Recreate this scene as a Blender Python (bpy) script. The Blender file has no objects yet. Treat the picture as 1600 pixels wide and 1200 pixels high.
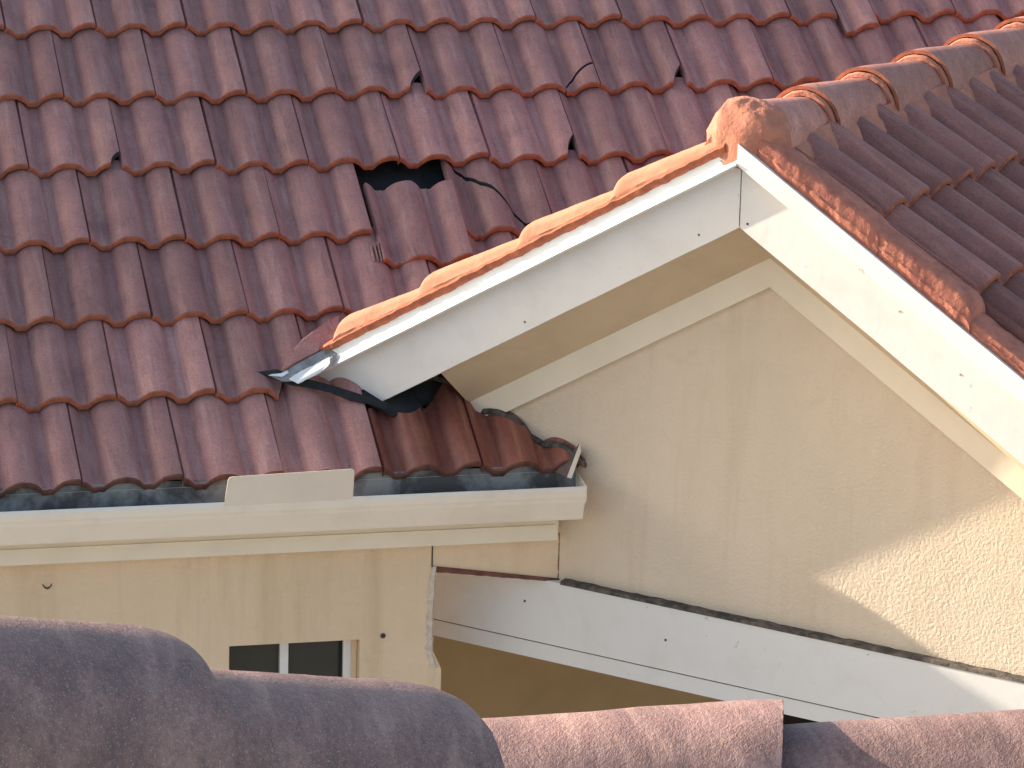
import bpy, math, random
from mathutils import Vector, Matrix, noise
random.seed(7)
R = math.radians
scene = bpy.context.scene
COL = scene.collection

# ------------------------------------------------------------------ camera
cam_d = bpy.data.cameras.new('camera'); cam = bpy.data.objects.new('camera', cam_d); COL.objects.link(cam)
CAM = Vector((-1.483, -11.571, 3.460))
yaw, pit, rol = R(13.597), R(-15.039), R(1.424)
FWD = Vector((math.sin(yaw)*math.cos(pit), math.cos(yaw)*math.cos(pit), math.sin(pit)))
_rt = Vector((math.cos(yaw), -math.sin(yaw), 0)); _up = _rt.cross(FWD)
RT = _rt*math.cos(rol) + _up*math.sin(rol); UP = -_rt*math.sin(rol) + _up*math.cos(rol)
cam.matrix_world = Matrix(((RT.x, UP.x, -FWD.x, CAM.x), (RT.y, UP.y, -FWD.y, CAM.y), (RT.z, UP.z, -FWD.z, CAM.z), (0, 0, 0, 1)))
FPX = 6350.13
cam_d.sensor_width = 36; cam_d.lens = FPX*36/1600
cam_d.clip_start = 0.1; cam_d.clip_end = 3000
scene.camera = cam

# ------------------------------------------------------------------ light
SA, SE = R(35.8), R(16.8)          # sun: azimuth from -X towards +Y, elevation
SUN = Vector((-math.cos(SA)*math.cos(SE), math.sin(SA)*math.cos(SE), math.sin(SE)))
world = bpy.data.worlds.new('World'); scene.world = world; world.use_nodes = True
wn = world.node_tree.nodes; wl = world.node_tree.links
sky = wn.new('ShaderNodeTexSky'); sky.sky_type = 'NISHITA'; sky.sun_disc = False
sky.sun_elevation = SE; sky.sun_rotation = math.atan2(SUN.x, SUN.y)
sky.air_density = 1.0; sky.dust_density = 2.0; sky.ozone_density = 0.8
bg = wn['Background']; bg.inputs['Strength'].default_value = 0.14
wl.new(sky.outputs[0], bg.inputs['Color'])
sun_d = bpy.data.lights.new('sun', 'SUN'); sun_d.energy = 4.7; sun_d.angle = R(0.53); sun_d.color = (1.0, 0.89, 0.74)
sun = bpy.data.objects.new('sun', sun_d); COL.objects.link(sun); sun.location = (-8, 6, 8)
sun.rotation_euler = (-SUN).to_track_quat('-Z', 'Y').to_euler()
scene.view_settings.view_transform = 'Standard'; scene.view_settings.look = 'None'
scene.view_settings.gamma = 1.0; scene.view_settings.exposure = 1.27
scene.view_settings.use_curve_mapping = False

# ------------------------------------------------------------------ frames
W = 0.305; EX = 0.364; PM = R(27.851)            # main roof tile width, exposure, pitch
GA = R(45.2)
H = Vector((math.cos(GA), -math.sin(GA), 0)); N = Vector((-math.sin(GA), -math.cos(GA), 0)); Z = Vector((0, 0, 1))
P0 = Vector((1.834, -0.598, 0.870)); TG = math.tan(R(30.556)); CG = math.cos(R(30.556)); SG = math.sin(R(30.556))
def G(hc, back, z): return P0 + H*hc - N*back + Z*z       # gable frame: along wall, behind fascia face, above fascia foot
MAINROOF = Matrix(((1, 0, 0, 0), (0, math.cos(PM), -math.sin(PM), 0), (0, math.sin(PM), math.cos(PM), -0.035), (0, 0, 0, 1)))
NR = Vector((0, -math.sin(PM), math.cos(PM)))
def MR(u, v, z): return MAINROOF @ Vector((u, v, z))
def px(x, y, depth):
    return CAM + (FWD + RT*((x-800)/FPX) - UP*((y-600)/FPX))*depth
def hitp(x, y, A, n):
    d = FWD + RT*((x-800)/FPX) - UP*((y-600)/FPX)
    return CAM + d*(((A-CAM).dot(n))/d.dot(n))

# ------------------------------------------------------------------ materials
def newmat(name):
    m = bpy.data.materials.new(name); m.use_nodes = True
    nt = m.node_tree; b = nt.nodes['Principled BSDF']
    return m, nt, nt.nodes, nt.links, b
def texco(nt, scale=(1, 1, 1), kind='Object'):
    tc = nt.nodes.new('ShaderNodeTexCoord'); mp = nt.nodes.new('ShaderNodeMapping')
    mp.inputs['Scale'].default_value = scale
    nt.links.new(tc.outputs[kind], mp.inputs['Vector']); return mp
def noi(nt, vec, scale, detail=4, rough=.6, dist=0):
    n = nt.nodes.new('ShaderNodeTexNoise'); n.inputs['Scale'].default_value = scale
    n.inputs['Detail'].default_value = detail; n.inputs['Roughness'].default_value = rough; n.inputs['Distortion'].default_value = dist
    nt.links.new(vec.outputs[0], n.inputs['Vector']); return n
def ramp(nt, src, stops):
    r = nt.nodes.new('ShaderNodeValToRGB'); e = r.color_ramp.elements
    while len(e) < len(stops): e.new(.5)
    for el, (p, c) in zip(e, stops):
        el.position = p; el.color = (c, c, c, 1) if isinstance(c, (int, float)) else (*c, 1)
    nt.links.new(src, r.inputs['Fac']); return r
def mixc(nt, a, b, fac, mode='MIX'):
    m = nt.nodes.new('ShaderNodeMix'); m.data_type = 'RGBA'; m.blend_type = mode
    for s, v in ((6, a), (7, b), (0, fac)):
        if isinstance(v, tuple): m.inputs[s].default_value = (*v, 1)
        elif isinstance(v, (int, float)): m.inputs[s].default_value = v
        else: nt.links.new(v, m.inputs[s])
    return m.outputs[2]
def bump(nt, b, src, strength, dist, prev=None):
    bp = nt.nodes.new('ShaderNodeBump'); bp.inputs['Strength'].default_value = strength; bp.inputs['Distance'].default_value = dist
    nt.links.new(src, bp.inputs['Height'])
    if prev: nt.links.new(prev.outputs[0], bp.inputs['Normal'])
    nt.links.new(bp.outputs[0], b.inputs['Normal']); return bp
def math_n(nt, op, a, b):
    m = nt.nodes.new('ShaderNodeMath'); m.operation = op
    for i, v in enumerate((a, b)):
        if isinstance(v, (int, float)): m.inputs[i].default_value = v
        else: nt.links.new(v, m.inputs[i])
    return m.outputs[0]

def tile_mat(name, ca, cb, cs, rough=.75, bstr=.5, spec=.3, grit=500, speck=0.0, dirtc=(.07, .05, .05)):
    m, nt, nd, lk, b = newmat(name)
    oi = nd.new('ShaderNodeObjectInfo')
    mp = texco(nt); 
    off = nd.new('ShaderNodeVectorMath'); off.operation = 'ADD'
    cmb = nd.new('ShaderNodeCombineXYZ')
    lk.new(math_n(nt, 'MULTIPLY', oi.outputs['Random'], 37.0), cmb.inputs[0]); lk.new(math_n(nt, 'MULTIPLY', oi.outputs['Random'], 11.0), cmb.inputs[1])
    lk.new(mp.outputs[0], off.inputs[0]); lk.new(cmb.outputs[0], off.inputs[1])
    # streaks run down the slope (local y)
    mp2 = nd.new('ShaderNodeMapping'); mp2.inputs['Scale'].default_value = (34, 2.5, 20); lk.new(off.outputs[0], mp2.inputs['Vector'])
    st = noi(nt, mp2, 1.0, 5, .6); cl = noi(nt, off, 9, 5, .65)
    fine = noi(nt, off, 160, 3, .7); gr = noi(nt, off, grit, 2, .7)
    c1 = mixc(nt, ca, cb, ramp(nt, cl.outputs[0], [(.35, 0), (.65, 1)]).outputs[0])
    c2 = mixc(nt, c1, cs, ramp(nt, st.outputs[0], [(.50, 0), (.72, .75)]).outputs[0])
    st2 = noi(nt, mp2, 1.7, 4, .7)
    c3 = mixc(nt, c2, dirtc, ramp(nt, st2.outputs[0], [(.56, 0), (.82, .6)]).outputs[0])
    sn_ = noi(nt, off, 4.3, 6, .7, .8)
    c3 = mixc(nt, c3, dirtc, ramp(nt, sn_.outputs[0], [(.57, 0), (.74, .38)]).outputs[0])
    var = math_n(nt, 'ADD', math_n(nt, 'MULTIPLY', oi.outputs['Random'], .42), .78)
    fv = math_n(nt, 'ADD', math_n(nt, 'MULTIPLY', fine.outputs[0], 1.0), .5)
    hv = nd.new('ShaderNodeHueSaturation'); lk.new(c3, hv.inputs['Color']); lk.new(math_n(nt, 'MULTIPLY', var, fv), hv.inputs['Value'])
    colr = hv.outputs[0]
    if speck:
        sp = noi(nt, off, 560, 1, .5)
        colr = mixc(nt, colr, (.5, .47, .45), ramp(nt, sp.outputs[0], [(.63, 0), (.69, speck)]).outputs[0])
    lk.new(colr, b.inputs['Base Color'])
    b.inputs['Roughness'].default_value = rough; b.inputs['Specular IOR Level'].default_value = spec
    b1 = bump(nt, b, fine.outputs[0], bstr, .002); bump(nt, b, gr.outputs[0], bstr, .0012, b1)
    return m

def plain(name, col, col2=None, rough=.6, scale=8, bscale=60, bdist=.001, bstr=.3, spec=.4, metal=0, lo=.4, hi=.65, detail=5, fleck=None):
    m, nt, nd, lk, b = newmat(name)
    mp = texco(nt)
    if col2:
        n1 = noi(nt, mp, scale, detail, .65, .3)
        cc = mixc(nt, col, col2, ramp(nt, n1.outputs[0], [(lo, 0), (hi, 1)]).outputs[0])
        if fleck:
            nf = noi(nt, mp, 21, 6, .75, .5); cc = mixc(nt, cc, fleck, ramp(nt, nf.outputs[0], [(.655, 0), (.70, .75)]).outputs[0])
        lk.new(cc, b.inputs['Base Color'])
    else: b.inputs['Base Color'].default_value = (*col, 1)
    b.inputs['Roughness'].default_value = rough; b.inputs['Specular IOR Level'].default_value = spec; b.inputs['Metallic'].default_value = metal
    n2 = noi(nt, mp, bscale, 4, .6); bump(nt, b, n2.outputs[0], bstr, bdist)
    return m

M = {}
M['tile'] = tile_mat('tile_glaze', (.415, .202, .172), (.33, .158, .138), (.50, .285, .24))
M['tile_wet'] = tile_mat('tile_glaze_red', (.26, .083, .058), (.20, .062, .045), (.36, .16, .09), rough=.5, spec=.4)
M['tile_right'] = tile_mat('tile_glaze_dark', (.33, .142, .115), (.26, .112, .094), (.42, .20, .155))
M['tile_fore'] = tile_mat('tile_glaze_near', (.33, .185, .155), (.19, .105, .092), (.45, .27, .22), rough=.6, bstr=1.0, grit=380, speck=.45, spec=.35)
M['cap'] = tile_mat('cap_glaze', (.52, .225, .165), (.42, .175, .13), (.58, .29, .22))
M['edge'] = plain('bare_clay_edge', (.42, .130, .065), (.26, .085, .05), rough=.9, scale=30, bscale=180, bdist=.002, bstr=.6)
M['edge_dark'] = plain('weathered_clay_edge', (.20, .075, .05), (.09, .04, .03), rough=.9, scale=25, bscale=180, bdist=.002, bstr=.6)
M['mortar'] = plain('clay_mortar', (.52, .205, .13), (.38, .15, .10), rough=.95, scale=14, bscale=70, bdist=.006, bstr=.7)
M['mortar_red'] = plain('red_mortar', (.50, .18, .115), (.33, .115, .08), rough=.95, scale=16, bscale=70, bdist=.005, bstr=.6)
M['rake'] = plain('rake_clay', (.54, .225, .135), (.43, .17, .10), rough=.9, scale=16, bscale=90, bdist=.003, bstr=.5)
M['white'] = plain('white_paint', (.745, .705, .66), (.67, .62, .57), rough=.55, scale=6, bscale=34, bdist=.0018, bstr=.45, lo=.5, hi=.8, fleck=(.36, .32, .27))
M['drip'] = plain('white_metal', (.82, .81, .78), (.72, .71, .68), rough=.45, scale=5, bscale=12, bdist=.002, bstr=.2, lo=.55, hi=.8)
M['gutter'] = plain('beige_gutter_paint', (.86, .745, .605), (.76, .64, .51), rough=.5, scale=5, bscale=20, bdist=.001, bstr=.2, lo=.5, hi=.8)
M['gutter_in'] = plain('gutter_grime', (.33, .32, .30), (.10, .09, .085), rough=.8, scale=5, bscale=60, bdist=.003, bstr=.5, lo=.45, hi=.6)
M['trim'] = plain('cream_trim', (.82, .715, .56), (.76, .66, .51), rough=.7, scale=4, bscale=80, bdist=.001, bstr=.3)
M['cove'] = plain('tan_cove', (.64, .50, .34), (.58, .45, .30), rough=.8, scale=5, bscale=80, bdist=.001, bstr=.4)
M['black'] = plain('felt_and_gap_shade', (.012, .013, .016), (.03, .03, .03), rough=.9, scale=10, bscale=60, bdist=.004, bstr=.6)
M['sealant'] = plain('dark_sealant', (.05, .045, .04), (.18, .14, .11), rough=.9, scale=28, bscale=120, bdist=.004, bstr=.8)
M['flash'] = plain('grey_flashing', (.30, .31, .31), (.10, .105, .10), rough=.6, scale=9, bscale=50, bdist=.003, bstr=.5)
M['brown_metal'] = plain('brown_flashing', (.16, .095, .075), (.08, .05, .045), rough=.55, scale=12)
M['glass'] = plain('window_screen', (.035, .033, .026), None, rough=.35, bscale=900, bdist=.0004, bstr=.5)
M['dark'] = plain('dark_opening', (.015, .012, .012), None, rough=.8)
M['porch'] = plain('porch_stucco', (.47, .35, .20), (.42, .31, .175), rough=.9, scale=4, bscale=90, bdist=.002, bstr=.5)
M['caulk'] = plain('white_caulk', (.68, .60, .50), (.5, .4, .3), rough=.9, scale=40, bscale=120, bdist=.004, bstr=.8)
M['grass'] = plain('ground_soil', (.36, .31, .26), (.28, .24, .20), rough=1, scale=2, bscale=20, bdist=.02)

def stucco(name, ca, cb, stain, amp):
    m, nt, nd, lk, b = newmat(name)
    mp = texco(nt)
    n1 = noi(nt, mp, 2.2, 6, .65, .4); n2 = noi(nt, mp, 11, 4, .7, .6)
    c = mixc(nt, ca, cb, ramp(nt, n1.outputs[0], [(.35, 0), (.68, 1)]).outputs[0])
    c = mixc(nt, c, stain, ramp(nt, n2.outputs[0], [(.58, 0), (.85, .45)]).outputs[0])
    mpv = texco(nt, (9, 9, .8)); nv = noi(nt, mpv, 1.0, 5, .65, .2)
    c = mixc(nt, c, stain, ramp(nt, nv.outputs[0], [(.50, 0), (.78, .55)]).outputs[0])
    nf = noi(nt, mp, 26, 5, .7, .6); c = mixc(nt, c, (.80, .70, .56), ramp(nt, nf.outputs[0], [(.60, 0), (.75, .35)]).outputs[0])
    lk.new(c, b.inputs['Base Color']); b.inputs['Roughness'].default_value = .92; b.inputs['Specular IOR Level'].default_value = .2
    a = noi(nt, mp, 105, 4, .6, .1); d = noi(nt, mp, 170, 3, .6); e = noi(nt, mp, 5, 3, .5)
    r1 = ramp(nt, a.outputs[0], [(.30, 0), (.62, 1)])
    b0 = bump(nt, b, e.outputs[0], .6, .010)
    b1 = bump(nt, b, r1.outputs[0], .55, amp, b0); bump(nt, b, d.outputs[0], .5, amp*.5, b1)
    return m
M['stucco'] = stucco('gable_stucco', (.74, .60, .45), (.69, .555, .41), (.60, .45, .31), .0030)
M['stucco_main'] = stucco('main_wall_stucco', (.80, .60, .41), (.73, .545, .365), (.54, .38, .22), .0025)

# ------------------------------------------------------------------ object helpers
WM = {}
def tag(o, label=None, cat=None, group=None, kind=None):
    if label: o['label'] = label
    if cat: o['category'] = cat
    if group: o['group'] = group
    if kind: o['kind'] = kind
    return o
def empty(name, loc):
    o = bpy.data.objects.new(name, None); COL.objects.link(o); o.location = loc; o.empty_display_size = .2
    WM[o] = Matrix.Translation(Vector(loc)); return o
def link(o, parent=None, mw=None):
    mw = mw or Matrix.Identity(4)
    COL.objects.link(o); WM[o] = mw
    if parent:
        o.parent = parent; o.matrix_parent_inverse = WM[parent].inverted()
    o.matrix_basis = mw
    return o
def mesh(name, vs, fs, mats, fm=None, smooth=True, mw=None):
    me = bpy.data.meshes.new(name)
    me.from_pydata([tuple(v) for v in vs], [], fs); me.validate(clean_customdata=False)
    for m in mats: me.materials.append(m)
    if fm:
        for p, i in zip(me.polygons, fm): p.material_index = i
    import bmesh
    bm = bmesh.new(); bm.from_mesh(me); bmesh.ops.recalc_face_normals(bm, faces=bm.faces); bm.to_mesh(me); bm.free()
    if smooth:
        for p in me.polygons: p.use_smooth = True
        me.set_sharp_from_angle(angle=R(38))
    return me
def mk(name, vs, fs, mats, parent=None, fm=None, smooth=True, mw=None):
    if not isinstance(mats, (list, tuple)): mats = [mats]
    o = bpy.data.objects.new(name, mesh(name, vs, fs, mats, fm, smooth))
    return link(o, parent, mw)
class MB:
    def __init__(s): s.v = []; s.f = []; s.m = []
    def add(s, vs, fs, mi=0):
        o = len(s.v); s.v += [Vector(v) for v in vs]; s.f += [tuple(i+o for i in f) for f in fs]; s.m += [mi]*len(fs)
    def prism(s, pts, d, mi=0):
        n = len(pts); d = Vector(d)
        s.add([Vector(p) for p in pts]+[Vector(p)+d for p in pts],
              [tuple(range(n)), tuple(range(2*n-1, n-1, -1))]+[(i, (i+1) % n, (i+1) % n+n, i+n) for i in range(n)], mi)
    def box(s, a, b, mi=0):
        (x0, y0, z0), (x1, y1, z1) = a, b
        s.prism([(x0, y0, z0), (x1, y0, z0), (x1, y0, z1), (x0, y0, z1)], (0, y1-y0, 0), mi)
    def loft(s, secs, closed=True, cap=True, mi=0):
        n = len(secs[0]); vs = [p for q in secs for p in q]; fs = []
        for i in range(len(secs)-1):
            for j in range(n if closed else n-1):
                k = (j+1) % n; fs.append((i*n+j, i*n+k, (i+1)*n+k, (i+1)*n+j))
        if cap and closed: fs += [tuple(range(n)), tuple(range((len(secs)-1)*n, len(secs)*n))]
        s.add(vs, fs, mi)
    def build(s, name, mats, parent=None, smooth=True, mw=None):
        return mk(name, s.v, s.f, mats, parent, s.m, smooth, mw)
def nz(p, sc, amp, seed=0):
    q = Vector(p)*sc + Vector((seed*3.1, seed*1.7, seed*.9))
    return Vector(noise.noise_vector(q))*amp + Vector(noise.noise_vector(q*2.7))*amp*.45

# ------------------------------------------------------------------ roof tiles
AMP = .036; STEP = .027; TH = .019
def hprof(u, w=W, amp=None):
    amp = amp or AMP; p = w/2
    d = (u-(w-.022)+p*10.5) % p - p/2; a = .059       # distance from the nearest roll's crest
    q = min(1, abs(d)/a)
    h = amp*(1-q**2.3)**.8 + .007*(u/w)
    pan = abs(abs(d)-p/2)
    h += .0035*math.exp(-(pan/.004)**2) if d < 0 else 0
    if u < .006: h -= .015*(1-u/.006)
    if u > w-.004: h -= .004*(u-(w-.004))/.004
    return h
def tile_mesh(name, mats, u0=0, u1=W-.001, vf=None, vb=None, seed=0, nu=52, rough=.0016, crack=9, crackb=False, amp=None):
    vf = vf or (lambda u: 0.0); vb = vb or (lambda u: EX+.055)
    us = [u0+(u1-u0)*i/nu for i in range(nu+1)]
    us = sorted(set(us+[x for x in (.002, .006, W-.004) if u0 < x < u1]))
    n = len(us); vs = []; fs = []; fm = []
    fr = [(0, -.0075), (.0022, -.0025), (.007, -.0006), (.014, 0)]
    nb = 7
    rows = []
    for r_i in range(len(fr)+nb):
        row = []
        for u in us:
            a = vf(u) + rough*noise.noise(Vector((u*40, seed*5.3, 0))) + rough*.8*noise.noise(Vector((u*140, seed*2.3, 4)))
            b_ = vb(u)
            if b_ < a+.02: b_ = a+.02
            if r_i < len(fr): v = min(a+fr[r_i][0], b_); dz = fr[r_i][1]
            else:
                t = (r_i-len(fr)+1)/nb; v = a+.014+(b_-a-.014)*t; dz = 0
            z = hprof(u, amp=amp)+STEP*(1-v/EX)+dz + .0008*noise.noise(Vector((u*30, v*30, seed)))
            row.append(Vector((u, v, z)))
        rows.append(row)
    bot = [[Vector((p.x, p.y+.001, hprof(p.x, amp=amp)+STEP*(1-p.y/EX)-TH)) for p in rows[0]], [Vector((p.x, p.y, p.z-TH)) for p in rows[-1]]]
    allr = [bot[0]]+rows+[bot[1]]
    for r_ in allr: vs += r_
    for i in range(len(allr)-1):
        for j in range(n-1):
            fs.append((i*n+j, i*n+j+1, (i+1)*n+j+1, (i+1)*n+j)); fm.append((2 if (us[j]+us[j+1])/2 > crack or (crackb and i > 2) else 1) if (i <= 2 or i == len(allr)-2) else 0)
    L = len(allr)-1
    for j in range(n-1): fs.append((j, j+1, L*n+j+1, L*n+j)); fm.append(1)
    for j in (0, n-1):
        fs.append(tuple(i*n+j for i in range(len(allr)))); fm.append(0)
    return mesh(name, vs, fs, mats, fm)

# ================================================================== HOUSE
house = empty('house', (0.6, 1.5, -3.4))
tag(house, 'cream stucco house with damaged red tile roof and white-trimmed gable', 'house')

main_roof = MB()
VMAX = 10*EX+.05
main_roof.prism([(-1.66, .03, -.030), (4.6, .03, -.030), (4.6, VMAX, -.030), (-1.66, VMAX, -.030)], (0, 0, -.05))
main_roof = main_roof.build('main_roof', M['black'], house, mw=MAINROOF)
TV = [tile_mesh('roof_tile', [M['tile'], M['edge']], seed=s) for s in range(5)]
TE = [tile_mesh('roof_tile', [M['tile'], M['edge_dark']], seed=s+9) for s in range(3)]
def put_tile(me, k, j, rot=0, du=0, dv=0, dz=0, parent=None, name='roof_tile', tilt=0):
    o = bpy.data.objects.new(name, me)
    mw = MAINROOF @ Matrix.Translation((k*W+du, j*EX+dv, dz)) @ Matrix.Rotation(R(rot), 4, 'Z') @ Matrix.Rotation(R(tilt), 4, 'X')
    return link(o, parent or main_roof, mw)
def chip(u0, hgt, pw=1.0):       # front edge broken away towards the right seam
    return lambda u: 0 if u < u0 else hgt*min(1, ((u-u0)/(W-u0)))**pw
specials = {}
def sp(k, j, *mes): specials[(k, j)] = mes
T2 = [M['tile'], M['edge'], M['black']]  # third slot blackens broken faces to paint the shade inside cracks
# chipped right corners
sp(3.5, 5, tile_mesh('roof_tile', T2, vf=chip(.255, .085, .7), crack=.255, seed=21))
sp(6.5, 5, tile_mesh('roof_tile', T2, vf=chip(.262, .095, .7), crack=.262, seed=22))
sp(6-1, 4, tile_mesh('roof_tile', T2, vf=chip(.265, .11, .6), crack=.265, seed=23))
sp(0, 4, tile_mesh('roof_tile', T2, vf=chip(.270, .06, .5), crack=.27, seed=24))
# cracked corner
ck = lambda u: 0 if u < .19 else .125*((u-.19)/(W-.19))**.55
sp(5.5, 5, tile_mesh('roof_tile', T2, vf=ck, seed=25, crack=.19), tile_mesh('roof_tile', T2, u0=.192, vf=lambda u: 0, vb=lambda u: max(.012, ck(u)-.007), seed=26, nu=14))
# diagonally split tile right of the hole
def crk(u):
    pts = [(0, .43), (.03, .37), (.075, .30), (.10, .245), (.135, .215), (.17, .15), (.215, .05), (W, -.06)]
    for (a, b), (c, d) in zip(pts, pts[1:]):
        if u <= c: return b+(d-b)*(u-a)/(c-a)
    return .0
sp(4.5, 3, tile_mesh('roof_tile', T2, vf=lambda u: min(.40, max(0, crk(u)+.012+.006*noise.noise(Vector((u*60, 0, 0))))), crack=0, seed=27), tile_mesh('roof_tile', T2, u1=.225, crackb=True, vb=lambda u: min(EX+.05, crk(u)-.006), seed=28))
# tiles that meet the rake
sp(2.5, 1, tile_mesh('roof_tile', T2, vf=lambda u: .13, seed=36))
sp(1.5, 1, tile_mesh('roof_tile', T2, vf=lambda u: 0 if u < .200 else min(.12, (u-.200)*3.2), crack=.2, seed=29))
WT = [M['tile_wet'], M['edge_dark']]
def hole_edge(u): return .285+.03*math.sin(u*38) if u < .17 else .285+(u-.17)*1.2
sp(3, 0, tile_mesh('roof_tile', WT, vb=hole_edge, seed=31))
sp(4, 0, tile_mesh('roof_tile', WT, seed=32, vb=lambda u: EX+.05))
sp(5-0, 0, tile_mesh('roof_tile', WT, seed=33, u1=.16, vf=lambda u: .0 if u < .02 else (u-.02)*.55, vb=lambda u: .3))
sp(2, 0, tile_mesh('roof_tile', [M['tile'], M['edge_dark']], seed=34, vb=lambda u: .62))
# top right: lifted tile with a gap left of it
sp(9, 6, tile_mesh('roof_tile', T2, u1=.172, seed=35), tile_mesh('roof_tile', T2, u0=.190, seed=37, vf=lambda u: -.075, vb=lambda u: EX-.02))
SPL = {(3.5, 5): 'tile with a chipped lower right corner', (6.5, 5): 'tile with a notch broken out beside the seam', (5, 4): 'tile with a broken lower right corner', (0, 4): 'tile with a small pale chip at its corner',
       (9, 6): 'tile broken in two with its right half slid down', (5.5, 5): 'tile with a cracked-off corner', (4.5, 3): 'tile split by a long diagonal crack', (1.5, 1): 'tile cut off beside the gable tip'}
rest = []
for j in range(0, 10):
    off = 0 if j % 2 == 0 else .5
    for i in range(-6, 15):
        k = i+off
        v = j*EX; y = v*math.cos(PM); x0 = k*W
        # do not run far under the gable
        xv = 1.15+ (y)*1.0
        if x0 > 1.85+y*1.2 and j < 8: continue
        if j == 0 and x0 > 1.6: continue
        if j == 1 and k > 2.6: continue
        if j == 2 and k > 5.1: continue
        if j == 3 and k > 7.6: continue
        if (k, j) == (3.5, 3): continue
        # in frame?
        c = MR(x0+W/2, v+EX/2, 0); d = c-CAM; dep = d.dot(FWD)
        X = 800+FPX*d.dot(RT)/dep; Y = 600-FPX*d.dot(UP)/dep
        vis = -95 < X < 1700 and -75 < Y < 900
        rr = random.Random(int(j*100+k*2))
        args = dict(rot=rr.uniform(-.45, .45), du=rr.uniform(-.003, .003), dv=rr.uniform(-.005, .005), dz=rr.uniform(-.001, .002))
        if (k, j) in specials:
            for n_, me in enumerate(specials[(k, j)]):
                o = put_tile(me, k, j, **args)
                if (k, j) in SPL: o['label'] = SPL[(k, j)]
        elif vis:
            put_tile((TE if j == 0 else TV)[rr.randrange(3 if j == 0 else 5)], k, j, **args)
        else:
            rest.append((k, j))
mb = MB()
me0 = TV[0]
for k, j in rest:
    mb.add([Vector((v.co.x+k*W, v.co.y+j*EX, v.co.z)) for v in me0.vertices], [tuple(p.vertices) for p in me0.polygons]); 
    mb.m[-len(me0.polygons):] = [p.material_index for p in me0.polygons]
mb.build('outer_tiling', T2, main_roof, mw=MAINROOF)

# slipped tile (loose: a thing of its own)
sl = bpy.data.objects.new('roof_tile', tile_mesh('roof_tile', T2, u0=.0, u1=W-.012, seed=41, vb=lambda u: EX+.045-.012*abs(math.sin(u*20))))
slmw = MAINROOF @ Matrix.Translation((3.5*W+.012, 3*EX-.135, .006)) @ Matrix.Rotation(R(-1.0), 4, 'Z') @ Matrix.Rotation(R(.6), 4, 'X')
link(sl, None, slmw)
tag(sl, 'slipped red roof tile lying below the black hole it left in the roof', 'roof tile')
mb = MB()
for q, (a, l) in enumerate(((-.030, .075), (-.018, .085), (-.006, .09))):
    mb.box((a, -.002-.0*q, .034), (a+.004, l, .050))
mb.box((-.032, .0, .012), (.004, .10, .038))
mb.build('interlock_rib', M['caulk'] if False else plain('pale_clay', (.42, .24, .19), (.3, .16, .13), rough=.9, scale=20), sl, mw=slmw)

# valley flashing between the main roof and the gable's left slope (gutter of grey metal)
# ------------------------------------------------------------------ walls of the house
FLOOR = -3.4
wall = MB()
ty = .15
def wp(pts): wall.prism([(x, .06, z) for x, z in pts], (0, ty, 0))
WX0, WX1, WZ1, WZ0 = .463, .869, -.551, -1.35
wp([(-1.5, FLOOR), (WX0, FLOOR), (WX0, -.12), (-1.5, -.12)])
wp([(WX0, WZ1), (WX1, WZ1), (WX1, -.12), (WX0, -.12)])
wp([(WX0, FLOOR), (WX1, FLOOR), (WX1, WZ0), (WX0, WZ0)])
wp([(WX1, FLOOR), (1.127, FLOOR), (1.127, -.66), (1.100, -.60), (1.088, -.326), (1.093, -.12), (WX1, -.12)])
wp([(1.0935, -.12), (1.089, -.326), (1.50, -.388), (1.495, -.12)])
wall.prism([(-1.5, .21, FLOOR), (-1.5, 2.9, FLOOR), (-1.5, 2.9, 1.2), (-1.5, .21, -.12)], (.15, 0, 0))
wall = wall.build('wall', M['stucco_main'], house, smooth=False)
mb = MB(); secs = []
for i in range(61):
    z = -.236-.150*i/60; cx = 1.4945+.004*noise.noise(Vector((z*22, 1, 0)))+.002*noise.noise(Vector((z*90, 1, 5))); w_ = .0045+.0035*noise.noise(Vector((z*40, 6, 2)))
    secs.append([Vector((cx-w_, .0605, z)), Vector((cx-w_*.5, .0565, z)), Vector((cx+w_*.5, .0565, z)), Vector((cx+w_, .0605, z)), Vector((cx+w_, .07, z)), Vector((cx-w_, .07, z))])
mb.loft(secs); mb.build('corner_crack', plain('rusty_crack', (.20, .12, .08), (.42, .29, .19), rough=.95, scale=40, bscale=100, bdist=.003), wall)
# hairline joint above the beam end and old holes in the stucco
mb = MB(); mb.box((1.0905, .0575, -.337), (1.0935, .0610, -.235)); 
mb.build('stucco_joint', M['sealant'], wall, smooth=False)
for (x, z) in ((.941, -.542), (.941, -.690)):
    mb = MB(); secs = []
    for t, r_ in ((.0, .008), (-.004, .008), (-.004, .0045), (.002, .004)):
        secs.append([Vector((x+r_*math.cos(a*math.pi/6), .059+t, z+r_*math.sin(a*math.pi/6))) for a in range(12)])
    mb.loft(secs); mb.build('wall_anchor', M['sealant'], wall)
mb = MB(); mb.loft([[Vector((-.105+.028*t+0.0*a, .0585-.002*math.cos(a*math.pi/3), -.337+.012*(2*t-1)**2+.003*math.sin(a*math.pi/3))) for a in range(6)] for t in (0, .25, .5, .75, 1)])
mb.build('stucco_chip', M['sealant'], wall)

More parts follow.
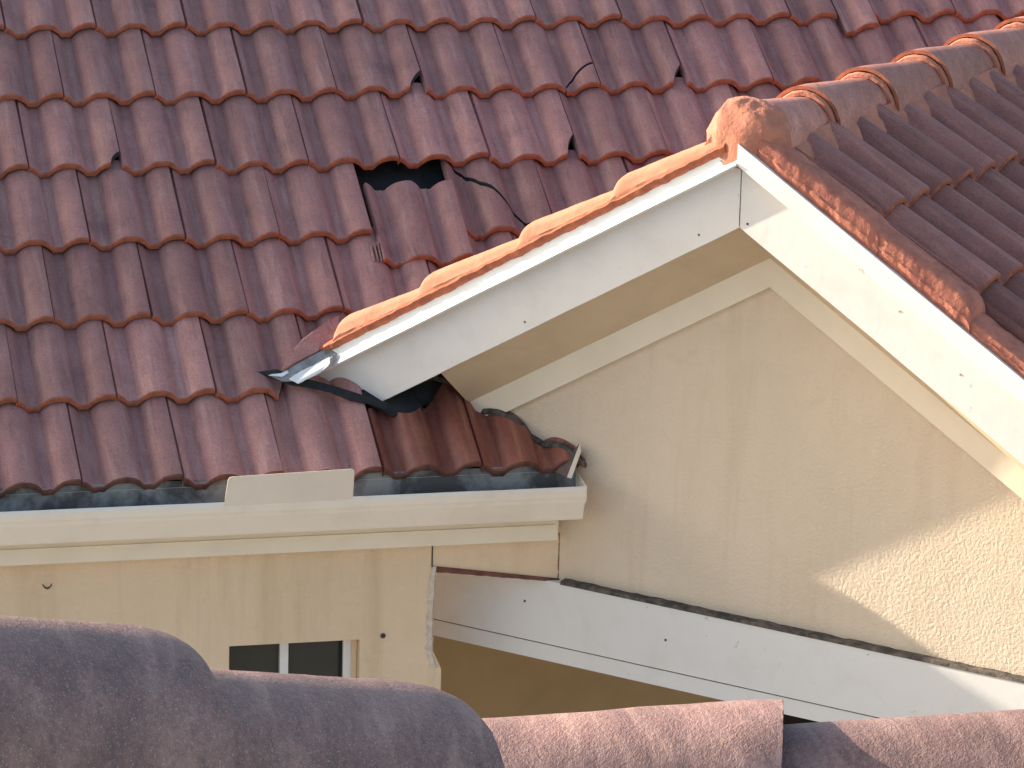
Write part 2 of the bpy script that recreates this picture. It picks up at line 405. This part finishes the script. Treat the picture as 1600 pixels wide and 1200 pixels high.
# window
win = MB()
fy = .115
win.box((WX0, fy, WZ0), (WX0+.006, fy+.03, WZ1)); win.box((WX1-.042, fy-.01, WZ0), (WX1-.018, fy+.03, WZ1))
win.box((.629, fy-.008, WZ0), (.655, fy+.022, WZ1)); win.box((WX0+.006, fy, WZ1-.004), (WX1-.042, fy+.03, WZ1))
win = win.build('window', M['white'], house, smooth=False)
for a, b in ((WX0+.006, .629), (.655, WX1-.052)):
    mb = MB(); mb.box((a, fy+.012, WZ0), (b, fy+.017, WZ1-.004)); mb.build('pane', M['glass'], win, smooth=False)
mb = MB(); mb.box((WX1-.052, fy+.006, WZ0), (WX1-.042, fy+.02, WZ1-.004)); mb.build('screen_edge', M['dark'], win, smooth=False)
mb = MB(); mb.box((WX1-.018, fy-.02, WZ0), (WX1-.002, fy+.03, WZ1-.002)); mb.build('jamb', M['stucco_main'], win, smooth=False)
mb = MB(); mb.box((WX0-.05, fy+.10, WZ0-.05), (WX1+.05, fy+.12, WZ1+.05)); mb.build('dark_room', M['dark'], win, smooth=False)

# eaves fascia + gutter
mb = MB(); mb.box((-1.6, .002, -.242), (1.472, .058, -.06)); mb.box((-1.6, -.006, -.20), (1.46, .002, -.19))
mb.build('fascia', M['trim'], house, smooth=False)
GPROF = [(-.002, -.020), (-.002, -.152), (-.085, -.152), (-.100, -.146), (-.106, -.135), (-.112, -.105), (-.122, -.088), (-.124, -.080), (-.124, -.069), (-.134, -.066), (-.137, -.042), (-.130, -.034), (-.120, -.036)]
GIN = [(-.120, -.0365), (-.121, -.058), (-.120, -.076), (-.116, -.086), (-.106, -.104), (-.100, -.135), (-.085, -.146), (-.005, -.146), (-.005, -.020)]
mb = MB(); n_ = 24; so = []; si = []
for i in range(n_+1):
    x = -1.6+(1.523+1.6)*i/n_; dz = .0012*noise.noise(Vector((i*.7, 0, 0)))
    so.append([Vector((x, a, b+dz)) for a, b in GPROF]); si.append([Vector((x, a, b+dz)) for a, b in GIN])
mb.loft(so, closed=False); mb.loft(si, closed=False, mi=1)
o = mb.build('gutter', [M['gutter'], M['gutter_in']], house)
gutter = o
mb = MB(); mb.prism([(1.523, a, b) for a, b in [(-.002, -.022), (-.002, -.152), (-.075, -.152), (-.090, -.128), (-.106, -.100), (-.124, -.084), (-.130, -.066), (-.130, -.036)]], (.004, 0, 0))
mb.build('end_cap', M['gutter'], gutter, smooth=False)
# splash guard standing on the gutter lip
A = hitp(350, 786, Vector((0, -.137, 0)), Vector((0, 1, 0))); B = hitp(551, 776, Vector((0, -.137, 0)), Vector((0, 1, 0)))
A2 = hitp(357, 745, Vector((0, -.137, 0)), Vector((0, 1, 0))); B2 = hitp(554, 732, Vector((0, -.137, 0)), Vector((0, 1, 0)))
def rc(c, a, b, r=.012):
    out = []
    for i in range(6):
        t = i/5; p = c+(a-c).normalized()*r*(1-t)**2 + (b-c).normalized()*r*t**2; out.append(p)
    return out
poly = [A-Z*.006, B-Z*.006]+rc(B2, B, A2)+rc(A2, B2, A)
mb = MB(); mb.prism([p+Vector((0, .0, 0)) for p in poly], (0, -.0025, 0)); mb.build('splash_guard', plain('cream_sheet_metal', (.80, .66, .52), (.75, .61, .47), rough=.5, scale=4), gutter, smooth=False)
# dark sheet under the tile edge
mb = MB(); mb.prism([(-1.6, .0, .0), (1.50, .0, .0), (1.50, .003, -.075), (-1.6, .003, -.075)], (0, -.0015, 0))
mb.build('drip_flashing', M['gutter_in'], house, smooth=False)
# kick-out flashing at the wall
K = Vector((1.53, -.02, .0))
a = hitp(906, 693, K, N); b_ = hitp(886, 746, Vector((0, -.07, 0)), Vector((0, 1, 0))); c = hitp(908, 706, K, N); d = hitp(893, 748, Vector((0, -.07, 0)), Vector((0, 1, 0)))
mb = MB(); mb.prism([a, b_, d, c], (-.0, .0, .002)); kick = mb.build('kickout_flashing', M['gutter'], house, smooth=False)
e = hitp(868, 738, Vector((0, -.03, 0)), Vector((0, 1, 0))); f = hitp(897, 712, Vector((0, .02, 0)), Vector((0, 1, 0)))
mb = MB(); mb.prism([f, a, b_, e], (0, .003, 0)); mb.build('bent_flap', M['brown_metal'], kick, smooth=False)

# ------------------------------------------------------------------ gable wall, cove, frieze, fascia, drip edge
WB = .22
gw = MB()
top = -.19
hl, hr = -1.25, 1.75
gw.prism([G(hl, WB, top-1.25*TG), G(0, WB, top), G(hr, WB, top-hr*TG), G(hr, WB, -1.27), G(hl, WB, -1.27)], -N*.15)
gable_wall = gw.build('gable_wall', M['stucco'], house, smooth=False)
mb = MB()
mb.prism([G(hr, WB+.15, FLOOR-P0.z), G(hr, WB+.15, top-hr*TG), G(hr, WB+3.4, top-hr*TG), G(hr, WB+3.4, FLOOR-P0.z)], -H*.15)
mb.prism([G(1.55, WB, -1.53), G(hr, WB, -1.53), G(hr, WB, FLOOR-P0.z), G(1.55, WB, FLOOR-P0.z)], -N*.15)
mb.build('side_wall', M['stucco'], house, smooth=False)
def chevron(name, z_out, b_out, z_in, b_in, mat, hl, hr, thick, parent=house, nl=1, wob=0):
    # quad strip from outer/upper line to inner/lower line, both rakes; thickness backwards
    out = []
    for sgn, L in ((-1, hl), (1, hr)):
        m_ = MB()
        secs = []
        for i in range(nl+1):
            s = L*i/nl
            dz = -s*TG
            w_ = wob*noise.noise(Vector((s*6, sgn, 2)))
            secs.append([G(sgn*s, b_out, z_out+dz), G(sgn*s, b_in, z_in+dz+w_), G(sgn*s, b_in+thick, z_in+dz+w_), G(sgn*s, b_out+thick, z_out+dz)])
        m_.loft(secs)
        out.append(m_.build(name, mat, parent, smooth=False))
    return out
# cove (sloping stucco soffit) and frieze boards
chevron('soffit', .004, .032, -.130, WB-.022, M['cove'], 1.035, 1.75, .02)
chevron('frieze_board', -.127, WB-.024, -.217, WB-.018, M['trim'], 1.10, 1.75, .05)
# fascia boards: face 0 .. .19
for sgn, La, Lb in ((-1, 1.50, 1.235), (1, 1.85, 1.85)):
    m_ = MB(); secs = []
    for i in range(31):
        t = i/30; sa, sb = La*t, Lb*t; w_ = .002*noise.noise(Vector((sb*6, sgn, 2)))
        secs.append([G(sgn*sa, 0, .20-sa*TG), G(sgn*sb, 0, w_-sb*TG), G(sgn*sb, .03, w_-sb*TG), G(sgn*sa, .03, .20-sa*TG)])
    m_.loft(secs); m_.build('fascia_board', M['white'], house, smooth=False)
# apex joint
mb = MB(); mb.prism([G(-.0012, -.0008, .004), G(.0012, -.0008, .002), G(.0012, -.0008, .185), G(-.0012, -.0008, .185)], N*-.002); mb.build('mitre_joint', M['sealant'], house, smooth=False)
# drip edge of folded white metal: sloping face, lip
for sgn, L in ((-1, 1.50), (1, 1.9)):
    m_ = MB(); nl = 40; secs = []
    for i in range(nl+1):
        s = L*i/nl; dz = -s*TG; w_ = .0015*noise.noise(Vector((s*5, sgn, 7)))
        pr = [(-.028, .250), (-.030, .215), (-.032, .190+w_), (-.027, .186+w_), (-.002, .192), (-.002, .200), (.03, .247)] if sgn > 0 else [(-.008, .250), (-.014, .208), (-.038, .190+w_), (-.031, .184+w_), (-.002, .192), (-.002, .200), (.03, .247)]
        secs.append([G(sgn*s, b, z+dz) for b, z in pr])
    m_.loft(secs); m_.build('drip_edge', M['drip'], house)
# mortar-blackened sealant line where the stucco meets the tiles
mb = MB(); secs = []
for i in range(41):
    t = i/40
    u = 1.13+(1.545-1.13)*t
    y = (-1.10+.71*u)/(-.705)
    v_ = y/math.cos(PM); base = MR(u, v_, hprof(u % W)+STEP*(1-v_/EX)-.002)
    base += N*.014
    w1 = .006+.005*noise.noise(Vector((t*14, 0, 3))); w2 = .003+.006*noise.noise(Vector((t*11, 5, 3)))
    secs.append([base+N*w2-Z*.010, base+N*w2*.5+Z*w1, base-N*.02+Z*w1*1.3, base-N*.02-Z*.02])
mb.loft(secs); mb.build('sealant_line', M['sealant'], house)

# beam across the porch
beam = MB()
bz = lambda s: 0
zt, zm, zb = -.388-P0.z, -.596-P0.z, -.650-P0.z
for (z1, z0, b0) in ((zt, zm+.003, WB-.030), (zm-.002, zb, WB-.026)):
    beam.prism([G(-1.34, b0, z0), G(2.0, b0, z0), G(2.0, b0, z1), G(-1.34, b0, z1)], -N*(.16-b0+WB-.03))
beam = beam.build('porch_beam', M['white'], house, smooth=False)
mb = MB(); mb.prism([G(-1.34, WB-.024, zm-.002), G(2.0, WB-.024, zm-.002), G(2.0, WB-.024, zm+.003), G(-1.34, WB-.024, zm+.003)], -N*.08); mb.build('groove', M['sealant'], beam, smooth=False)
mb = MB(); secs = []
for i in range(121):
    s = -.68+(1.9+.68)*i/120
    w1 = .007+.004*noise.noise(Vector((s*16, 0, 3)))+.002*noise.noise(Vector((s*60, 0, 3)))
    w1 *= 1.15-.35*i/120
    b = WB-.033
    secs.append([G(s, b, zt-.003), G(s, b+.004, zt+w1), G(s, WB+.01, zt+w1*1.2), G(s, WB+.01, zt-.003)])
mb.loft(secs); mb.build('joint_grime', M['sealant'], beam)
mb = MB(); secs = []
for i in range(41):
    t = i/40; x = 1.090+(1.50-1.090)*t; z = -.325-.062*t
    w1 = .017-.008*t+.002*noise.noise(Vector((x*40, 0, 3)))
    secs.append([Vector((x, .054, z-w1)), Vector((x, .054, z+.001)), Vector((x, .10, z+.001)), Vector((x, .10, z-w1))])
mb.loft(secs); mb.build('shadow_gap_strip', M['edge_dark'], beam)  # dark strip stands in for the shade of the gap under the wall
# ragged stucco bead at the beam's left end
mb = MB(); secs = []
path = [(1.098, -.325), (1.092, -.38), (1.090, -.44), (1.088, -.50), (1.088, -.56), (1.090, -.61), (1.104, -.655)]
for i in range(49):
    t = i/48*(len(path)-1); k = min(int(t), len(path)-2); fr = t-k
    x = path[k][0]+(path[k+1][0]-path[k][0])*fr; z = path[k][1]+(path[k+1][1]-path[k][1])*fr
    wl_ = .010+.008*noise.noise(Vector((z*50, 3, 0))); wr = .010+.006*noise.noise(Vector((z*40, 8, 0)))
    secs.append([Vector((x-wl_, .058, z)), Vector((x-wl_*.4, .052, z)), Vector((x+wr*.5, .051, z)), Vector((x+wr, .058, z)), Vector((x+wr, .075, z)), Vector((x-wl_, .075, z))])
mb.loft(secs); mb.build('stucco_patch', M['caulk'], wall)

# fixings and a peeling spot on the boards
def nail(P, nrm, r_, parent, mat='sealant'):
    a = nrm.cross(Z).normalized(); b = a.cross(nrm); m_ = MB()
    m_.loft([[P+nrm*t+(a*math.cos(k*math.pi/5)+b*math.sin(k*math.pi/5))*q for k in range(10)] for t, q in ((-.002, r_), (.0012, r_), (.0018, r_*.6))])
    m_.build('nail_head', M[mat], parent)
for x, y in ((820, 939), (676, 957), (1040, 1000)): nail(hitp(x, y, G(0, WB-.030, 0), N), N, .0042, beam)
for x, y in ((1168, 350), (1092, 367), (820, 503), (1405, 486), (1500, 585)): nail(hitp(x, y, G(0, 0, 0), N), N, .0036, house, 'caulk' if x > 1200 else 'sealant')
# porch recess behind the beam
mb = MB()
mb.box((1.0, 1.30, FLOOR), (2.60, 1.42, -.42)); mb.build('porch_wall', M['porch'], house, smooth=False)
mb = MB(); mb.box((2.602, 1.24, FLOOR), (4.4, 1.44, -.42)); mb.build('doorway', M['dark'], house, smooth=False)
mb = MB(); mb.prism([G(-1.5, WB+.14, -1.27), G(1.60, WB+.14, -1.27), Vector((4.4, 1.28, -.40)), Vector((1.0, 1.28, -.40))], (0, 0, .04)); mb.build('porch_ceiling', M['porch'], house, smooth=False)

# ------------------------------------------------------------------ gable roof
RZ = .262                                    # height of the tile plane at the ridge
LEN = 4.6
gr = MB()
gr.prism([G(0, .03, RZ-.035), G(1.85, .03, RZ-.035-1.85*TG), G(1.85, LEN, RZ-.035-1.85*TG), G(0, LEN, RZ-.035)], Z*-.03)
gr.prism([G(-0.002, .03, RZ-.035), G(-1.55, .03, RZ-.035-1.55*TG), G(-.002, 3.9, RZ-.035)], Z*-.03)
gable_roof = gr.build('gable_roof', M['black'], house, smooth=False)
# right slope frame: local x = along the eave (towards the back), local y = up the slope
def slope_frame(sgn):
    xa = -N if sgn > 0 else N
    up_s = (-H*sgn*CG + Z*SG)
    nn = (H*sgn*SG + Z*CG)
    o = G(0, 0, RZ)
    return Matrix(((xa.x, up_s.x, nn.x, o.x), (xa.y, up_s.y, nn.y, o.y), (xa.z, up_s.z, nn.z, o.z), (0, 0, 0, 1)))
SRr = slope_frame(1)
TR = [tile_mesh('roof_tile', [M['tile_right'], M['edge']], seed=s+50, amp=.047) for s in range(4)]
A = hitp(1378, 346, G(0, 0, RZ), SRr.col[2].to_3d()); loc = SRr.inverted() @ A
V1 = loc.y                                    # first row line below the ridge
SROWS = [V1+EX*q for q in range(-4, 1)]
rest = []
for r_i, v in enumerate(SROWS):
    vtop = -.04
    vb = None
    for i in range(-1, 15):
        x0 = .085 + (i-(r_i % 2)*.5)*W
        if x0 < -.13: continue
        c = SRr @ Vector((x0+W/2, v+EX/2, 0)); d = c-CAM; dep = d.dot(FWD)
        X = 800+FPX*d.dot(RT)/dep; Y = 600-FPX*d.dot(UP)/dep
        vis = -80 < X < 1720 and -80 < Y < 1200
        lim = min(EX+.05, vtop-v)
        if x0 < .06 or lim < EX+.04 or x0 < .0:
            u0 = max(0, .075-x0); 
            if u0 > W-.05: continue
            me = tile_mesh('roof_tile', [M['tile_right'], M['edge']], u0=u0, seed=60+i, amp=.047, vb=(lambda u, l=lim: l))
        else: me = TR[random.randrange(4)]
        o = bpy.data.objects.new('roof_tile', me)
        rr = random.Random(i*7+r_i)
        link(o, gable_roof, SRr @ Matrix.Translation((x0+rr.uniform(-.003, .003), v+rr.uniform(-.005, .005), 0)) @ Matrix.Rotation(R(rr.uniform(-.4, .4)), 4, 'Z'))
# left slope (seen edge-on): one barrel-waved sheet
SL = slope_frame(-1)
mb = MB(); nx, ny = 220, 16; vs = []; fs = []
for jy in range(ny+1):
    v = -.02-jy*.118
    for ix in range(nx+1):
        x = -.09-ix*.0178
        q = (jy % 3)/3
        vs.append((x, v, -.008+.014*math.cos(x*2*math.pi/(W/2))-.0+.010*q-.012))
for jy in range(ny):
    for ix in range(nx):
        a = jy*(nx+1)+ix; 
        # stop at the main roof
        p = SL @ Vector(vs[a])
        if (p-MR(0, 0, 0)).dot(NR) < -.06: continue
        fs.append((a, a+1, a+nx+2, a+nx+1))
mb.add(vs, fs); mb.build('left_tiling', M['tile'], gable_roof, mw=SL)

# ridge caps
def arc_cap(mb, O, ax, side, up, L, r0, r1, th=.014, a0=-96, a1=96, na=26, nl=8, seed=0, amp=.0012, lift0=0, lift1=0):
    vs = []; fs = []; fm = []
    for i in range(nl+1):
        t = i/nl; s = L*t; r = r0+(r1-r0)*t; li = lift0+(lift1-lift0)*t
        e = .003 if i == 0 else 0
        for k in range(2):
            for j in range(na+1):
                a = R(a0+(a1-a0)*j/na); rr = r-(th if k else 0) - (e if not k else 0)
                p = O+ax*(s+ (.0016*noise.noise(Vector((j*.9, seed, 1))) if i == 0 else 0))+side*(rr*math.sin(a))+up*(rr*math.cos(a)*1.0+li)
                p = p+nz(p, 14, amp, seed)
                vs.append(p)
    m = na+1
    ix = lambda i, k, j: (i*2+k)*m+j
    for i in range(nl):
        for j in range(na):
            fs.append((ix(i, 0, j), ix(i, 0, j+1), ix(i+1, 0, j+1), ix(i+1, 0, j))); fm.append(0)
            fs.append((ix(i, 1, j), ix(i, 1, j+1), ix(i+1, 1, j+1), ix(i+1, 1, j))); fm.append(1)
        for j in (0, na):
            fs.append((ix(i, 0, j), ix(i, 1, j), ix(i+1, 1, j), ix(i+1, 0, j))); fm.append(1)
    for i in (0, nl):
        for j in range(na): fs.append((ix(i, 0, j), ix(i, 1, j), ix(i, 1, j+1), ix(i, 0, j+1))); fm.append(1)
    o = len(mb.v); mb.v += vs; mb.f += [tuple(q+o for q in f) for f in fs]; mb.m += fm
def plug(mb, O, ax, side, up, r, seed=0, depth=.03, bulge=.012, a0=-100, a1=100, amp=.005, nr=9, na=30):
    vs = []; fs = []
    for i in range(nr+1):
        t = i/nr
        for j in range(na+1):
            a = R(a0+(a1-a0)*j/na)
            rr = r*math.sin(t*math.pi/2); s = depth-(depth+bulge)*math.cos(t*math.pi/2)
            p = O+ax*s+side*(rr*math.sin(a))+up*(rr*math.cos(a))
            vs.append(p+nz(p, 30, amp, seed))
    for i in range(nr):
        for j in range(na):
            a = i*(na+1)+j; fs.append((a, a+1, a+na+2, a+na+1))
    mb.add(vs, fs)
starts = [.065, .375, .755, 1.125, 1.495, 1.865, 2.235, 2.605, 2.975]
CR = .112
for q, s in enumerate(starts):
    mb = MB(); O = G(0, s, RZ-.028)
    arc_cap(mb, O, -N, H, Z, .44 if q else .36, CR+.015, CR-.026, seed=q+3)
    o = mb.build('ridge_cap', [M['cap'], M['edge']], gable_roof)
    m2 = MB()
    plug(m2, G(0, s+.004, RZ-.028), -N, H, Z, CR-.004, seed=q+1, depth=.03, bulge=.010 if q else .014)
    # crescent lump of mortar squeezed over the previous cap
    if q:
        secs = []
        for i in range(25):
            a = R(-85+170*i/24); rr = CR+.000; wd = .016+.010*abs(noise.noise(Vector((i*.4, q, 0))))
            c_ = G(0, s, RZ-.028)+H*(rr*math.sin(a))+Z*(rr*math.cos(a)); rad = (H*math.sin(a)+Z*math.cos(a))
            sec_ = []
            for b in range(6):
                th_ = b/6*2*math.pi
                sec_.append(c_+rad*(-.012+.010*math.cos(th_))+N*(wd*math.sin(th_)*.8+.002)+nz(c_, 40, .003, q))
            secs.append(sec_)
        m2.loft(secs)
    m2.build('mortar_end', M['mortar'], o)
# lump of mortar closing the ridge end over the gable apex
mb = MB(); vs = []; fs = []; nu_, nv_ = 40, 22
for i in range(nv_+1):
    th_ = R(-30+120*i/nv_)
    for j in range(nu_):
        ph = 2*math.pi*j/nu_
        r_ = .132
        p = G(-.006, .062, RZ-.022)+H*(r_*1.04*math.cos(th_)*math.cos(ph))+N*(r_*.66*math.cos(th_)*math.sin(ph))+Z*(r_*1.0*math.sin(th_))
        vs.append(p+nz(p, 16, .011, 2)+nz(p, 45, .004, 5))
for i in range(nv_):
    for j in range(nu_): fs.append((i*nu_+j, i*nu_+(j+1) % nu_, (i+1)*nu_+(j+1) % nu_, (i+1)*nu_+j))
fs.append(tuple((nv_)*nu_+j for j in range(nu_)))
mb.add(vs, fs); mb.build('mortar_lump', M['mortar'], gable_roof)
# mortar bed along the right foot of the caps
def bed(name, f_pts, n1, seed, amp, mat, parent, sc=22):
    mb = MB(); secs = []
    for i in range(n1+1):
        sec_ = [p+nz(p, sc, amp, seed)+nz(p, sc*2.6, amp*.35, seed) for p in f_pts(i/n1)]
        secs.append(sec_)
    mb.loft(secs, closed=True); return mb.build(name, mat, parent)
def right_bed(t):
    s = .0+3.3*t
    zz = lambda h, dz: RZ-h*TG+dz
    wv = .014*math.sin(s*2*math.pi/(W/2)+2.0)
    return [G(.06, s, RZ+.0), G(.100, s, zz(.100, .060)), G(.116, s, zz(.116, .050)), G(.132+wv*.3, s, zz(.132, .044)), G(.144+wv*.5, s, zz(.144, .028)), G(.150+wv*.5, s, zz(.150, -.04)), G(.06, s, zz(.06, -.06))]
bed('mortar_bed', right_bed, 220, 3, .004, M['mortar'], gable_roof)
def left_bed(t):
    s = .0+2.9*t
    return [G(-.06, s, RZ+.0), G(-.105, s, RZ-.105*TG+.06), G(-.130, s, RZ-.130*TG+.030), G(-.15, s, RZ-.15*TG-.04), G(-.06, s, RZ-.10)]
bed('mortar_bed', left_bed, 120, 4, .004, M['mortar'], gable_roof)

# rake tiles, left rake: barrel top with a mortar skirt down to the drip edge
def rake_tile(sgn, s0, s1, mat, seed, drop=0.0, hh=.060, amp=.0016, wdt=.075, parent=gable_roof, skirt=.004, name='rake_tile', step=.018, nl=34, clipend=0):
    mb = MB(); secs = []; 
    for i in range(nl+1):
        t = i/nl; s = s0+(s1-s0)*t               # s0 upper end, s1 lower end
        e = max(0, 1-(s1-s)/.045); rnd = (1-math.sqrt(max(0, 1-e*e)))     # rounded shoulder at the lower end
        hgt = hh-step*(1-t) - rnd*.030
        z0 = .246-s*TG
        k = wdt/2
        out = (-.012-.006*t) if sgn < 0 else (-.018-.004*t)
        b0 = out; pr = []
        pr.append((b0+.012, z0-skirt))
        pr.append((b0+.004, z0+.004)); pr.append((b0+.002, z0+.014)); pr.append((b0, z0+hgt*.42))
        for a in range(0, 9):
            an = R(180-22.5*a); pw = 1.0 if sgn < 0 else .55
            cx = math.copysign(abs(math.cos(an))**pw, math.cos(an)); sy = abs(math.sin(an))**pw
            pr.append((b0+.004+k+cx*k, z0+hgt*.5+sy*hgt*.5*CG*1.15))
        pr.append((b0+.004+2*k, z0-.03)); pr.append((b0+.02, z0-.03))
        sec_ = []
        for n2, (b, z) in enumerate(pr):
            p = G(sgn*s, b, z); a_ = amp*((2.6 if sgn < 0 else 1.7) if n2 in (0, 1, 2, 3) else 1)
            p = p+nz(p, 18, a_, seed)+nz(p, 60, a_*.45, seed)
            sec_.append(p)
        secs.append(sec_)
    mb.loft(secs); return mb.build(name, mat, parent)
ls = [.06, .425, .745, 1.095, 1.40, 1.66]
for q in range(len(ls)-1):
    rake_tile(-1, ls[q]-.012, ls[q+1], M['rake'], q+1, hh=.092 if q < 4 else .055, step=.036, amp=.0009)
def rake_mortar(t):
    s = .05+1.42*t
    z = .246-s*TG
    return [G(-s, -.006, z-.006), G(-s, -.017, z+.004), G(-s, -.021, z+.020), G(-s, -.014, z+.030), G(-s, .02, z+.032), G(-s, .02, z-.006)]
bed('rake_mortar', rake_mortar, 170, 8, .0035, M['edge'], gable_roof, sc=26)
# right rake
rs = [.075, .455, .755, 1.12, 1.49, 1.86]
for q in range(5):
    rake_tile(1, rs[q]-.012, rs[q+1], M['mortar_red'], q+11, hh=(.092, .100, .066, .078, .08)[q], step=.020, amp=.0026, wdt=.10, nl=70)
mb = MB(); q_ = [(1.10+.30, EX*1.0), (1.40+.02, EX*2.15), (1.05, EX*2.15), (.80, EX*1.25), (.86, EX*.9)]
mb.prism([MR(a, b, -.008) for a, b in q_], NR*-.003); mb.build('valley_flashing', plain('dull_valley_metal', (.085, .08, .08), (.05, .045, .045), rough=.7, scale=12), gable_roof, smooth=False)
# torn flashing, black sheets laid on as the gap's shade where the rake ends
RP = MR(0, 0, .012)
def rp(x, y, lift=.0): return hitp(x, y, MR(0, 0, .035+lift), NR)
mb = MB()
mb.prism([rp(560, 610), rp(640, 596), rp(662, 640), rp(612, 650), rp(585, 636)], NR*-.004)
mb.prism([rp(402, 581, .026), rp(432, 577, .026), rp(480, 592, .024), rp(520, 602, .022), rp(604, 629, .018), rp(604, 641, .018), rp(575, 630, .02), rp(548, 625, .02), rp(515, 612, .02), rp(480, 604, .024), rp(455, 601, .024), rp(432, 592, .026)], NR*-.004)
mb.build('felt_and_gap_shade', M['black'], gable_roof, smooth=False)
def rag(pts, lifts, seed, amp=.004):
    out = []
    for k in range(len(pts)):
        a, b = pts[k], pts[(k+1) % len(pts)]; la, lb = lifts[k], lifts[(k+1) % len(pts)]
        for q in range(4):
            t = q/4; p = rp(a[0]+(b[0]-a[0])*t, a[1]+(b[1]-a[1])*t, la+(lb-la)*t)
            d = nz(p, 55, amp, seed+k)*(1 if q else .3); out.append(p+d)
    return out
mb = MB(); mb.prism(rag([(425, 588), (450, 577), (475, 563), (508, 545), (545, 528), (548, 538), (515, 560), (482, 584), (462, 596), (440, 595)], [.03, .035, .05, .06, .07, .07, .06, .045, .035, .03], 3), NR*-.003)
mb.build('torn_flashing', M['flash'], gable_roof, smooth=False)
mb = MB(); mb.prism(rag([(452, 592), (470, 580), (497, 566), (520, 556), (512, 572), (488, 588), (466, 599)], [.04, .045, .06, .07, .07, .05, .04], 9, .005), NR*-.003)
mb.prism(rag([(420, 586), (440, 583), (462, 573), (463, 576), (441, 588)], [.036]*5, 15, .002), NR*-.003)
mb.build('torn_drip_edge', M['drip'], gable_roof, smooth=False)
mb = MB(); mb.prism(rag([(530, 492), (500, 510), (472, 530), (453, 552), (441, 575), (470, 562), (500, 546), (530, 530)], [.075, .07, .062, .055, .045, .045, .05, .06], 21, .0015), NR*-.016)
mb.build('broken_tile_tip', [M['tile']], gable_roof, smooth=False)

# ================================================================== NEIGHBOUR ROOF (foreground)
T0 = px(262, 985, 3.8)
hd = (Vector((RT.x, RT.y, 0)).normalized()*math.cos(R(45))+Vector((FWD.x, FWD.y, 0)).normalized()*math.sin(R(45)))
ax1 = (hd - Z*.385).normalized(); side1 = ax1.cross(Z).normalized(); up1 = side1.cross(ax1).normalized()
T2_ = px(1224, 1100, 5.5)
hd2 = (Vector((RT.x, RT.y, 0)).normalized()*math.cos(R(-4))+Vector((FWD.x, FWD.y, 0)).normalized()*math.sin(R(-4)))
ax2 = (hd2+Z*.018).normalized(); side2 = ax2.cross(Z).normalized(); up2 = side2.cross(ax2).normalized()
fore = empty('neighbour_roof', T0-Z*2.6)
tag(fore, 'nearby tile roof whose big ridge caps cross the bottom of the view', 'roof')
def fore_line(T, ax, side, up, ns, EXF=.385, sag=0):
    for q in ns:
        # wide end is the downhill end, along +ax
        E_ = T+ax*(EXF*q)-Z*(sag*q); r0, r1 = .150, .106
        O = E_-up*r0
        mb = MB(); arc_cap(mb, O, -ax, side, up, .46, r0, r1, th=.018, nl=14, na=48, seed=q+20, amp=.0022, a0=-100, a1=100)
        o = mb.build('ridge_cap', [M['tile_fore'], M['edge_dark']], fore)
        m2 = MB(); plug(m2, O-ax*.004, -ax, side, up, r0-.016, seed=q+40, depth=.03, bulge=-.004, amp=.004)
        m2.build('mortar_end', M['mortar'], o)
fore_line(T0, ax1, side1, up1, (-1, 0, 1))
fore_line(T2_, ax2, side2, up2, (0, 1))
def fore_slope(C_, ax, side, up, L0, L1):
    mb = MB(); vs = []; fs = []; nx, ny = 80, 12
    for sgn in (-1, 1):
        o_ = len(vs)
        for jy in range(ny+1):
            for ix in range(nx+1):
                s = L0+(L1-L0)*ix/nx; d = .05+jy*.12
                hz = side*sgn
                p = C_+ax*s-up*(.14)+hz*d-Z*(d*.62)+up*(.02*math.cos(s*2*math.pi/.16)+.012*((jy % 3)/3))
                vs.append(p)
        for jy in range(ny):
            for ix in range(nx):
                a = o_+jy*(nx+1)+ix; fs.append((a, a+1, a+nx+2, a+nx+1))
    mb.add(vs, fs); return mb.build('tiling', M['tile_fore'], fore)
fore_slope(T0, ax1, side1, up1, -.9, .36); fore_slope(T2_, ax2, side2, up2, -.85, .9)

# ground
g = MB(); g.add([(-400, -400, FLOOR-.004), (400, -400, FLOOR-.004), (400, 400, FLOOR-.004), (-400, 400, FLOOR-.004)], [(0, 1, 2, 3)])
tag(g.build('ground', M['grass'], None, smooth=False), kind='structure')
